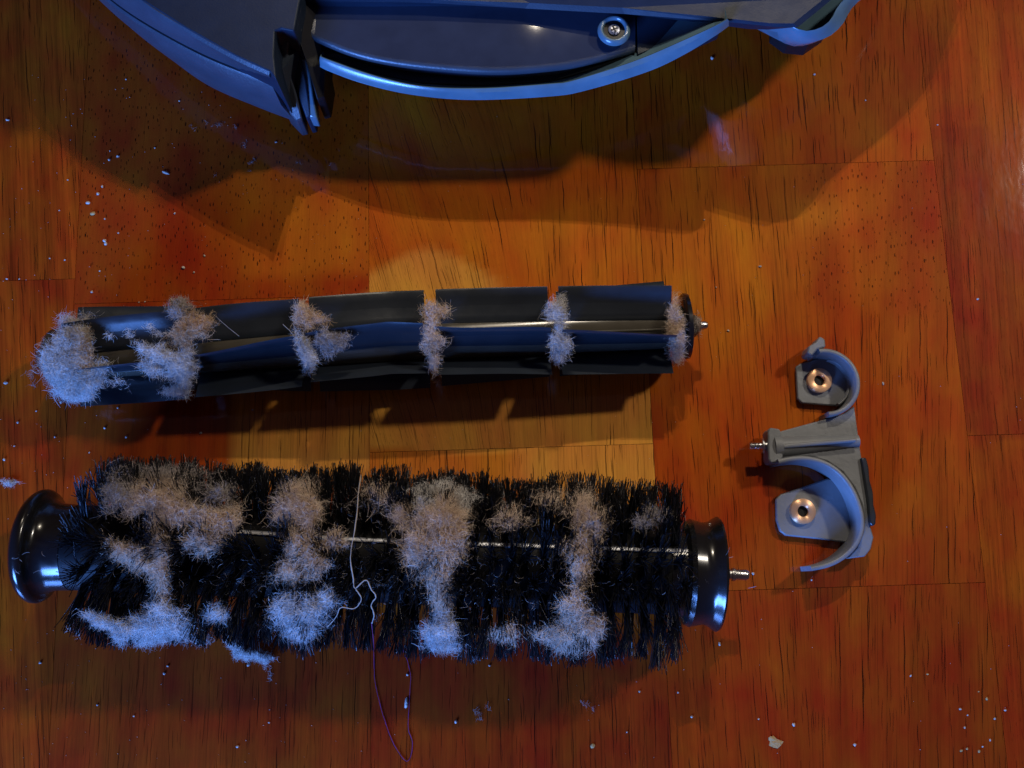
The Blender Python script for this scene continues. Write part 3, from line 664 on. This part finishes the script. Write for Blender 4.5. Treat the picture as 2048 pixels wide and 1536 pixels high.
lint('broad tan patch of lint on the upper left of the bristle roller', [(300, 995, 48, 34, 0, 1.3), (345, 1015, 40, 38, 20, 1.1), (330, 965, 50, 18, 0, .8)], bb, 148, 25, 'lint', .17, 46, group=BG)
lint('slanting tan wad of lint right of the broad tan patch, on the bristle roller', [(432, 1048, 44, 30, -30, 1.4), (405, 1080, 30, 24, -30, 1.1)], bb, 146, 25, 'lint', .2, 44, group=BG)
lint('long upright strand of pale lint round the bristle roller, leftmost of the strands', [(318, 1085, 14, 40, 0, 1.0), (322, 1150, 16, 50, 0, .9), (325, 1205, 16, 34, 0, .9)], bb, 138, 21, 'lint', .2, 44, group=BG, align=(0, 1, 0))
lint('pale lint tuft left of the leftmost strand on the bristle roller', [(248, 1103, 36, 18, 10, 1.1), (282, 1130, 30, 16, 30, .7)], bb, 144, 23, 'lint', .17, 38, group=BG)
lint('large bluish white wad at the lower left edge of the bristle roller', [(305, 1252, 42, 32, 0, 1.5), (290, 1285, 28, 18, 0, 1.4), (350, 1255, 34, 26, 0, .9), (325, 1225, 26, 20, 0, 1)], bb, 154, 27, 'lint_white', .18, 42, group=BG)
lint('white lint ribbon sticking out at the lower left of the bristle roller', [(205, 1243, 36, 8, 20, 2.0), (245, 1258, 26, 10, 10, 1.3), (238, 1272, 12, 20, -20, 1.0)], bb, 170, 10, 'lint_white', .22, 34, group=BG)
lint('curved white lint ribbon below the lower edge of the bristle roller', [(466, 1285, 9, 24, -15, 2.0), (485, 1305, 20, 10, 35, 1.8), (520, 1313, 24, 9, 15, 1.8)], None, 0, 26, 'lint_white', .3, 24, group=BG)
lint('small pale fluff between the bristles left of the curved ribbon', [(430, 1228, 24, 18, 0, 1.0), (400, 1290, 22, 10, 0, .8)], bb, 152, 21, 'lint_white', .14, 34, group=BG)
lint('pinkish round wad high on the bristle roller, second from the left', [(600, 1012, 42, 40, 0, 1.5), (590, 980, 26, 20, 0, .8)], bb, 150, 27, 'lint', .2, 46, group=BG)
lint('tan upright wad of lint under the pinkish round wad', [(600, 1100, 26, 40, 0, 1.2), (625, 1130, 26, 28, 0, 1.0), (580, 1145, 30, 24, 0, .7)], bb, 144, 23, 'lint', .18, 42, group=BG)
lint('pale fan of lint at the lower edge under the tan upright wad', [(575, 1225, 30, 34, -30, 1.3), (620, 1225, 34, 30, 0, .8), (600, 1265, 36, 20, 0, 1.1), (655, 1200, 22, 22, 0, .7)], bb, 152, 23, 'lint_white', .14, 42, group=BG)
lint('small tan tuft beside the highlight strip, left of the white thread', [(668, 1082, 24, 18, -20, 1.3)], bb, 140, 21, 'lint', .18, 34, group=BG)
lint('big tan oval wad in the middle of the bristle roller', [(888, 1045, 48, 50, 0, 1.5), (875, 1090, 44, 36, 0, 1.0), (835, 1100, 34, 34, 0, .5)], bb, 152, 29, 'lint', .2, 48, group=BG)
lint('pale grey curls of fluff above the big tan oval wad', [(880, 975, 44, 16, 0, 1.2), (925, 995, 26, 20, 30, .9), (845, 1000, 22, 24, 0, .6)], bb, 154, 19, 'lint_white', .16, 34, curl=.8, group=BG)
lint('long upright strand of lint below the big tan oval wad', [(886, 1145, 14, 44, 0, 1.1), (882, 1200, 14, 44, 0, 1.1), (870, 1150, 36, 34, 0, .3)], bb, 146, 21, 'lint', .2, 44, group=BG, align=(0, 1, 0))
lint('flared pale foot of lint at the lower edge of the middle strand', [(882, 1262, 32, 32, 0, 1.5), (885, 1292, 34, 14, 0, 1.1)], bb, 156, 23, 'lint_white', .14, 40, group=BG)
lint('tan wad at the top of the right hand strand of the bristle roller', [(1165, 1020, 26, 44, -8, 1.4), (1190, 1045, 26, 26, 0, .7)], bb, 148, 25, 'lint', .18, 42, group=BG)
lint('thin upright strand on the right of the bristle roller, crossing the highlight strip', [(1165, 1085, 12, 34, 0, 1.1), (1160, 1140, 13, 44, 0, 1.0), (1160, 1120, 36, 44, 0, .22)], bb, 140, 21, 'lint', .2, 42, group=BG, align=(0, 1, 0))
lint('wide pale pink wad at the lower edge of the right hand strand', [(1150, 1222, 26, 40, -10, 1.3), (1130, 1272, 42, 30, 0, 1.5), (1175, 1262, 28, 26, 0, 1.1)], bb, 154, 25, 'lint', .2, 44, group=BG)
lint('faint grey fluff among the upper bristles near the right end', [(1312, 1028, 26, 18, 0, .9), (1290, 1045, 24, 12, 0, .5)], bb, 148, 19, 'lint_grey', .15, 34, group=BG)
lint('faint tan fluff in the upper bristles between big oval wad and right strand', [(1020, 1035, 36, 26, 0, .55), (1100, 995, 34, 22, 0, .5)], bb, 148, 19, 'lint', .12, 38, group=BG)
lint('small pale tuft at the lower edge between the middle and right hand strands', [(1010, 1268, 26, 16, 0, 1.3)], bb, 154, 19, 'lint', .17, 34, group=BG)
lint('tan fluff at the upper edge between the pinkish wad and the big oval wad', [(755, 985, 26, 24, 0, .8), (800, 1030, 20, 28, 0, .7)], bb, 148, 21, 'lint', .15, 38, group=BG)
lint('dusty grey fuzz veiling the upper bristles at the left', [(330, 945, 90, 22, 4, .7), (235, 985, 34, 34, 0, .8), (440, 985, 40, 26, 0, .5)], bb, 154, 21, 'lint_grey', .13, 38, group=BG)
lint('fine dust caught all over the front of the bristle roller', [(760, 1170, 520, 80, 2, .22), (700, 1010, 420, 40, 2, .3)], bb, 138, 33, 'lint_grey', .009, 20, group=BG)

# ------------------------------------------------------------------ threads
def thread(label, name, pts, mat_, r, z=1.5, host=None, rho=176, cat='thread'):
    P = []
    for p in pts:
        if host is not None: t, ph, rr_ = host.hit(p[0], p[1], rho); P.append(host.P(t, rr_, ph))
        else: P.append(un(p[0], p[1], p[2] if len(p) > 2 else z))
    P = np.array(catmull(P, 6)); P = P+np.cumsum(rng.normal(0, .25, P.shape), axis=0)*np.array([1, 1, .2]); P[:, 2] = np.maximum(P[:, 2], r+.2)
    v_, f_ = tube(P, [r*random.uniform(.65, 1.25) for _ in P], 6); o = build(name, v_, f_, M[mat_]); tag(o, label, cat); return o
thread('loop of thin purple thread on the table below the bristle roller', 'thread', [(742, 1240, 40), (747, 1277, 8), (748, 1318), (750, 1363), (764, 1421), (781, 1475), (802, 1513), (814, 1523), (822, 1510), (825, 1482), (817, 1455), (820, 1400), (822, 1352), (815, 1322), (805, 1291, 6), (812, 1262, 20), (826, 1235, 44)], 'thread_purple', .65)
thread('pale twisted thread hanging down across the bristle roller', 'thread', [(722, 950), (718, 985), (716, 1022), (711, 1060), (703, 1115), (709, 1160), (712, 1178), (733, 1162), (744, 1182), (752, 1196), (743, 1212), (750, 1234), (746, 1250)], 'thread_white', .95, host=bb)
thread('short curled piece of pale thread left of the hanging thread', 'thread', [(712, 1178), (724, 1197), (709, 1215), (683, 1213), (674, 1230), (655, 1251)], 'thread_white', .85, host=bb)
thread('single pale hair across the rubber roller between its two left notches', 'hair', [(425, 628), (450, 650), (478, 672)], 'thread_white', .3, host=rb, rho=98, cat='hair')
thread('pale hair slanting into the second notch of the rubber roller', 'hair', [(566, 648), (585, 668), (600, 700)], 'thread_white', .4, host=rb, rho=98, cat='hair')

# ------------------------------------------------------------------ the grey bearing bracket
br = empty('bearing_bracket', un(1660, 905, 0)*np.array([1, 1, 0])); tag(br, 'grey plastic bearing bracket with two bronze rings, to the right of the rollers', 'bracket')
def arcwall(cu, cv, Rr, a0, a1, z1, thick, z0=1, n=40, zb=None, ell=1.0):
    """upright curved wall: outline by picture place of its top edge"""
    c = un(cu, cv, z1); qs = np.linspace(R(a0), R(a1), n)
    ro_ = Rr*(1-z1/2000); rails = []
    for rr_, z in ((ro_-thick, z1-2), (ro_-thick+2, z1), (ro_-2, z1), (ro_, z1-2), (ro_, z0), (ro_-thick, z0)):
        rails.append([c*np.array([1, 1, 0])+np.array([rr_*math.cos(q), -rr_*ell*math.sin(q), z]) for q in qs])
    return loft(rails, close=True)
pl = uns([(1592, 733), (1601, 727), (1626, 719), (1655, 712), (1690, 730), (1712, 760), (1706, 795), (1689, 812), (1640, 809), (1604, 806), (1595, 797)], 16)
v_, f_ = prism(pl, 6); build('upper_plate', v_, f_, M['bracket'], br, bevel=2.5)
v_, f_ = arcwall(1652, 764, 69, -98, 88, 66, 9); build('upper_cup_wall', v_, f_, M['bracket'], br, angle=50)
v_, f_ = arcwall(1650, 766, 52, -80, 60, 30, 5, 8); build('upper_cup_step', v_, f_, M['bracket'], br, angle=50)
v_, f_ = prism(uns([(1614, 706), (1618, 692), (1632, 684), (1640, 672), (1650, 678), (1652, 694), (1636, 698), (1624, 712)], 64), 20); build('clip_tab', v_, f_, M['bracket'], br, bevel=3)
v_, f_ = prism(uns([(1618, 698), (1632, 694), (1640, 706), (1624, 716)], 50), 14); build('clip_tab', v_, f_, M['bracket'], br, bevel=3)
pl = uns([(1552, 998), (1562, 988), (1600, 976), (1655, 957), (1690, 960), (1722, 1020), (1722, 1065), (1700, 1086), (1640, 1078), (1572, 1071), (1560, 1062), (1553, 1040)], 16)
v_, f_ = prism(pl, 6); build('lower_plate', v_, f_, M['bracket'], br, bevel=2.5)
v_, f_ = prism(uns([(1556, 1052), (1562, 1049), (1640, 1045), (1700, 1062), (1703, 1070), (1640, 1055), (1563, 1056)], 22), 10)
# big C wall, from the arm round to the free tip
cw_pts = [(1556, 918), (1590, 912), (1622, 913), (1655, 923), (1685, 944), (1708, 974), (1723, 1008), (1730, 1042), (1726, 1072), (1710, 1100), (1684, 1122), (1656, 1135), (1624, 1142)]
o_ = resample(catmull(uns(cw_pts, 74), 8), 60); T = np.gradient(o_, axis=0); Nn = np.stack([-T[:, 1], T[:, 0], 0*T[:, 0]], 1); Nn /= np.linalg.norm(Nn, axis=1, keepdims=True); Nn = -Nn
th_ = 9.0
zb = np.full(60, 2.); 
lowr = o_.copy(); lowr[:, 2] = zb
v_, f_ = loft([off(o_, 0, 0, -2), o_+Nn*2, o_+Nn*(th_-2), o_+Nn*th_+np.array([0, 0, -2]), lowr+Nn*th_, lowr], close=True)
build('lower_cup_wall', v_, f_, M['bracket'], br, angle=50)
# web between the cups
wb = uns([(1548, 866), (1600, 852), (1648, 839), (1660, 836), (1690, 826), (1709, 812), (1714, 850), (1718, 880), (1724, 920), (1736, 985), (1742, 1055), (1748, 1075), (1742, 1098), (1730, 1113), (1697, 1117), (1716, 1096), (1728, 1066), (1731, 1042), (1724, 1008), (1709, 974), (1686, 944), (1656, 923), (1622, 913), (1590, 913), (1552, 920)], 44)
v_, f_ = prism(wb, 22); build('web', v_, f_, M['bracket'], br, bevel=2.5)
a0, a1 = un(1546, 893, 46), un(1716, 882, 42); d = a1-a0
v_, f_ = lathe(a0, d, [(0, 23), (14, 23), (14, 19), (np.linalg.norm(d), 12)], 32); build('arm', v_, f_, M['bracket'], br, angle=30)
v_, f_ = prism(uns([(1536, 862), (1541, 855), (1560, 858), (1562, 866), (1566, 912), (1560, 926), (1541, 926), (1537, 918)], 62), 18); build('collar', v_, f_, M['bracket'], br, bevel=3)
v_, f_ = prism(uns([(1566, 888), (1640, 881), (1714, 876), (1714, 883), (1640, 890), (1566, 897)], 66), 40); build('arm_ridge', v_, f_, M['bracket'], br, bevel=3, seg=3)
# threaded pin with its washer
pa = un(1498, 892, 46); pd = un(1538, 891, 46)-pa; Lp = np.linalg.norm(pd); prof = [(0, 5.5)]
s = 1.5
while s < 20: prof += [(s, 7.5), (s+1.6, 5.8)]; s += 3.2
prof += [(20, 6), (24, 6), (24, 15), (27, 15), (27, 8), (Lp, 8)]
v_, f_ = lathe(pa, pd, prof, 24); build('threaded_pin', v_, f_, M['steel'], br, angle=30)
def bushing(u, v):
    p = un(u, v, 17); v_, f_ = lathe(p, (0, 0, 1), [(-2, 24.5), (8, 24.5), (9.5, 23.5), (9.7, 12), (8.7, 10.8), (-8, 10.5)], 48, cap0=False, cap1=False)
    o = build('bushing', v_, f_, M['copper'], br, angle=60)
    v_, f_ = lathe(p, (0, 0, 1), [(.4, 10.4), (.6, 2)], 24, cap0=False); build('bushing_bore', v_, f_, M['well'], o)
bushing(1637, 762); bushing(1604, 1023)
v_, f_ = prism(uns([(1722, 915), (1733, 915), (1738, 935), (1740, 960), (1747, 985), (1748, 1010), (1753, 1030), (1752, 1048), (1746, 1053), (1739, 1046), (1735, 1000), (1728, 955)], 52), 14)
build('rubber_pad', v_, f_, M['rubber'], br, bevel=3)

# ------------------------------------------------------------------ crumbs
def crumb(u, v, a, b, rot, label, mat_='crumb', group=None, name='crumb', h=None):
    rr = np.random.default_rng(int(u*7+v*13)); V = []; f = []; K = 8; p = un(u, v, 0); h = h or min(a, b)*1.1
    rings = [(0, .75), (.3, 1.), (.7, .8), (1., .35)]
    for z, s in rings:
        for j in range(K):
            q = 2*math.pi*j/K; k = s*rr.uniform(.7, 1.15); x, y = a*k*math.cos(q), b*k*math.sin(q); c, s_ = math.cos(R(rot)), math.sin(R(rot))
            V.append((p[0]+c*x-s_*y, p[1]+s_*x+c*y, .3+z*h*rr.uniform(.85, 1.1)))
    for i in range(3):
        for j in range(K): f.append([i*K+j, i*K+(j+1) % K, (i+1)*K+(j+1) % K, (i+1)*K+j])
    f.append(list(range(K))[::-1]); f.append([3*K+j for j in range(K)])
    o = build(name, V, f, M[mat_], smooth=False); tag(o, label, 'crumb', group); return o
single = [
 (332, 346, 8, 3.6, -25, 'large white oblong crumb in the shadow of the robot vacuum'),
 (177, 406, 5.5, 3.6, 0, 'white crumb just above the beige flake, left of the robot shadow'),
 (210, 482, 4, 4, 0, 'upper one of two touching white crumbs left above the rubber roller'),
 (212, 488, 3.5, 3, 30, 'lower one of two touching white crumbs left above the rubber roller'),
 (367, 536, 4.2, 3.8, 0, 'round white crumb closest above the tuft on the rubber roller'),
 (12, 766, 4.8, 3.6, 0, 'white crumb at the left edge of the picture, beside the rubber roller'),
 (813, 1406, 4, 11, -5, 'long white flake inside the purple thread loop'),
 (1424, 117, 3.6, 4, 0, 'lone white crumb below the right rim of the robot vacuum'),
 (1520, 533, 3.5, 2.4, 0, 'lone white crumb on the orange wood up right of the rubber roller'),
 (1766, 767, 2, 3.6, 0, 'lone pale crumb right of the upper cup of the bracket'),
 (1506, 1147, 2.8, 2.8, 0, 'white crumb at the tip of the bristle roller axle'),
 (1709, 1489, 3.2, 3.2, 0, 'pale crumb near the bottom edge, right of the tan smudge'),
 (1587, 1449, 3, 3.6, 0, 'white crumb just above the tan smudge'),
 (912, 1443, 3, 4, 0, 'white crumb on the wood right of the purple thread loop'),
 (794, 1302, 2.6, 5, 15, 'oblong white crumb between the ends of the purple thread'),
 (1439, 1288, 2.4, 4, 0, 'white crumb below the right end cap of the bristle roller'),
 (14, 558, 3, 2, 0, 'tiny white crumb on the left edge stave joint'),
 (15, 240, 5, 2.4, 0, 'oblong grey crumb at the upper left edge of the picture'),
]
for u, v, a, b, r_, lb in single: crumb(u, v, a, b, r_, lb)
crumb(186, 428, 6, 4.2, 20, 'beige flake at the joint left of the robot shadow', 'crumb_tan')
crumb(1552, 1487, 13, 9, 15, 'tan smudge of dried crumb near the bottom edge', 'crumb_tan', h=2.2)
crumb(1545, 1478, 9, 6, -20, 'small tan fleck touching the upper side of the tan smudge', 'crumb_tan', h=2.0)
crumb(1185, 1492, 5, 5, 15, 'square tan fleck near the bottom edge, left of the tan smudge', 'crumb_tan', h=2)
groups = {
 ('tiny white crumb, %s of those around the robot shadow edge', 'crumbs at the upper left'): [(220, 302), (236, 313, 3.2), (219, 320, 2.8), (310, 296), (205, 373, 3.2), (196, 388, 3.4), (136, 360), (119, 421), (210, 438), (350, 427, 2.6), (409, 512, 2.6), (200, 542), (184, 584, 3), (39, 558), (278, 605), (290, 604), (552, 285, 2.8), (359, 202), (252, 159), (130, 520), (100, 517), (237, 466), (388, 545)],
 ('tiny white crumb, %s of those between the two rollers', 'crumbs between the rollers'): [(210, 856, 3), (253, 874, 3), (402, 866, 2.8), (9, 919, 3.2), (29, 892), (36, 845, 2.6), (236, 816), (110, 874), (122, 805, 2.6), (442, 787, 2.6), (448, 788, 2.4), (73, 822), (179, 905), (505, 820)],
 ('tiny pale crumb, %s of those in the lower right corner', 'crumbs at the lower right'): [(1821, 1351, 2.4), (1855, 1348, 2.4), (1957, 1383), (1973, 1397, 3.2), (1920, 1418, 3.2), (1935, 1430), (2010, 1420, 2.6), (1989, 1437, 2.8), (1929, 1455, 2.6), (1980, 1480, 2.4), (1965, 1493), (1922, 1501, 3.4), (1934, 1497, 2.8), (1958, 1502, 3.2)],
 ('tiny pale crumb, %s of those scattered below the bristle roller', 'crumbs below the bristle roller'): [(1279, 1383, 2.4), (1383, 1433, 2.6), (1254, 1464), (979, 1331, 2.6), (815, 1349, 2.8), (336, 1332, 2.6), (329, 1347, 2.8), (497, 1330, 3.2), (81, 1325, 3), (475, 1493, 3.4), (195, 1410), (268, 1432), (538, 1445), (1356, 1385), (1517, 1438), (1623, 1160)],
 ('tiny grey crumb, %s of those right of the rubber roller', 'crumbs on the right'): [(1629, 149, 2.6), (1955, 598, 3), (1731, 201), (1875, 250), (1456, 662, 2.6), (1432, 575), (1408, 440)],
}
ORD = 'leftmost|second|third|fourth|fifth|sixth|seventh|eighth|ninth|tenth|eleventh|twelfth|thirteenth|fourteenth|fifteenth|sixteenth|seventeenth|eighteenth|nineteenth|twentieth|twenty first|twenty second|twenty third'.split('|')
for (lb, gname), lst in groups.items():
    for k_, q in enumerate(sorted(lst)):
        lab = lb % (ORD[k_]+('' if k_ == 0 else ' from the left'))
        s_ = q[2] if len(q) > 2 else 2.0
        crumb(q[0], q[1], s_, s_*random.uniform(.7, 1), random.uniform(0, 90), lab, 'crumb_tan' if 'lower right' in lb and q[0] % 3 else 'crumb', gname)
# loose wisps of fluff on the table
lint('flat wisp of pale lint at the left edge, up left of the bristle roller cap', [(18, 965, 18, 6, 5, 1.2)], None, 0, 4, 'lint_white', .22, 18, cat='lint', name='lint_wisp')
lint('thin white wisps in the robot shadow below the bumper tip', [(437, 249, 12, 3, -15, .6), (505, 322, 9, 4, -35, 1.0), (597, 326, 8, 3, 20, .7), (488, 290, 5, 8, 0, .5), (385, 254, 12, 3, 20, .3), (412, 244, 6, 3, 40, .6), (470, 255, 6, 4, 0, .5), (430, 350, 4, 5, 0, .4), (500, 343, 5, 3, 0, .4)], None, 0, 3, 'lint_grey', .12, 12, wid=1.0, name='lint_wisp')
lint('curled faint wisp of lint below the middle strand of the bristle roller', [(955, 1425, 6, 12, -30, .5), (975, 1412, 6, 8, 0, .3), (958, 1438, 8, 4, 0, .5)], None, 0, 3, 'lint_grey', .1, 12, wid=.9, name='lint_wisp')
lint('faint wisp of lint right of the curled one, below the bristle roller', [(1170, 1408, 10, 5, 30, .4), (1186, 1420, 6, 6, 0, .4)], None, 0, 3, 'lint_grey', .1, 12, wid=.9, name='lint_wisp')
lint('tiny curl of lint on the table left of the rubber roller end', [(62, 752, 10, 8, 0, .35), (70, 735, 8, 14, 0, .25), (65, 770, 9, 3, 0, .6)], None, 0, 8, 'lint_grey', .1, 20, wid=.9, name='lint_wisp')
lint('short white bristle hairs lying below the left end of the bristle roller', [(142, 1245, 3, 18, 15, .5), (155, 1265, 3, 10, 0, .4)], None, 0, 6, 'lint_white', .3, 22, name='lint_wisp', align=(-.2, 1, 0))
lint('few stray hairs hanging under the curved lint ribbon', [(540, 1350, 3, 14, 0, .4), (530, 1335, 4, 8, 0, .3)], None, 0, 3, 'lint_white', .2, 16, wid=.8, name='lint_wisp', align=(-.2, 1, 0))
# fine dust: nobody could count it
n = 500; V = []; f = []
for i in range(n):
    if i < 300: u = abs(rng.normal(0, 420)); v = rng.uniform(150, 1520)
    else: u = rng.uniform(0, 2048); v = rng.uniform(350, 1530)
    p = un(u, v, 0); s_ = rng.uniform(.5, 1.1); a = rng.uniform(0, 6.28); b = len(V)
    for j in range(4): V.append((p[0]+s_*math.cos(a+j*1.57), p[1]+s_*.7*math.sin(a+j*1.57), .3))
    V.append((p[0], p[1], .3+s_)); f += [[b, b+1, b+4], [b+1, b+2, b+4], [b+2, b+3, b+4], [b+3, b, b+4]]
o = build('dust', V, f, M['crumb'], smooth=False); tag(o, 'fine pale dust specks over the wooden tabletop', 'dust', kind='stuff')
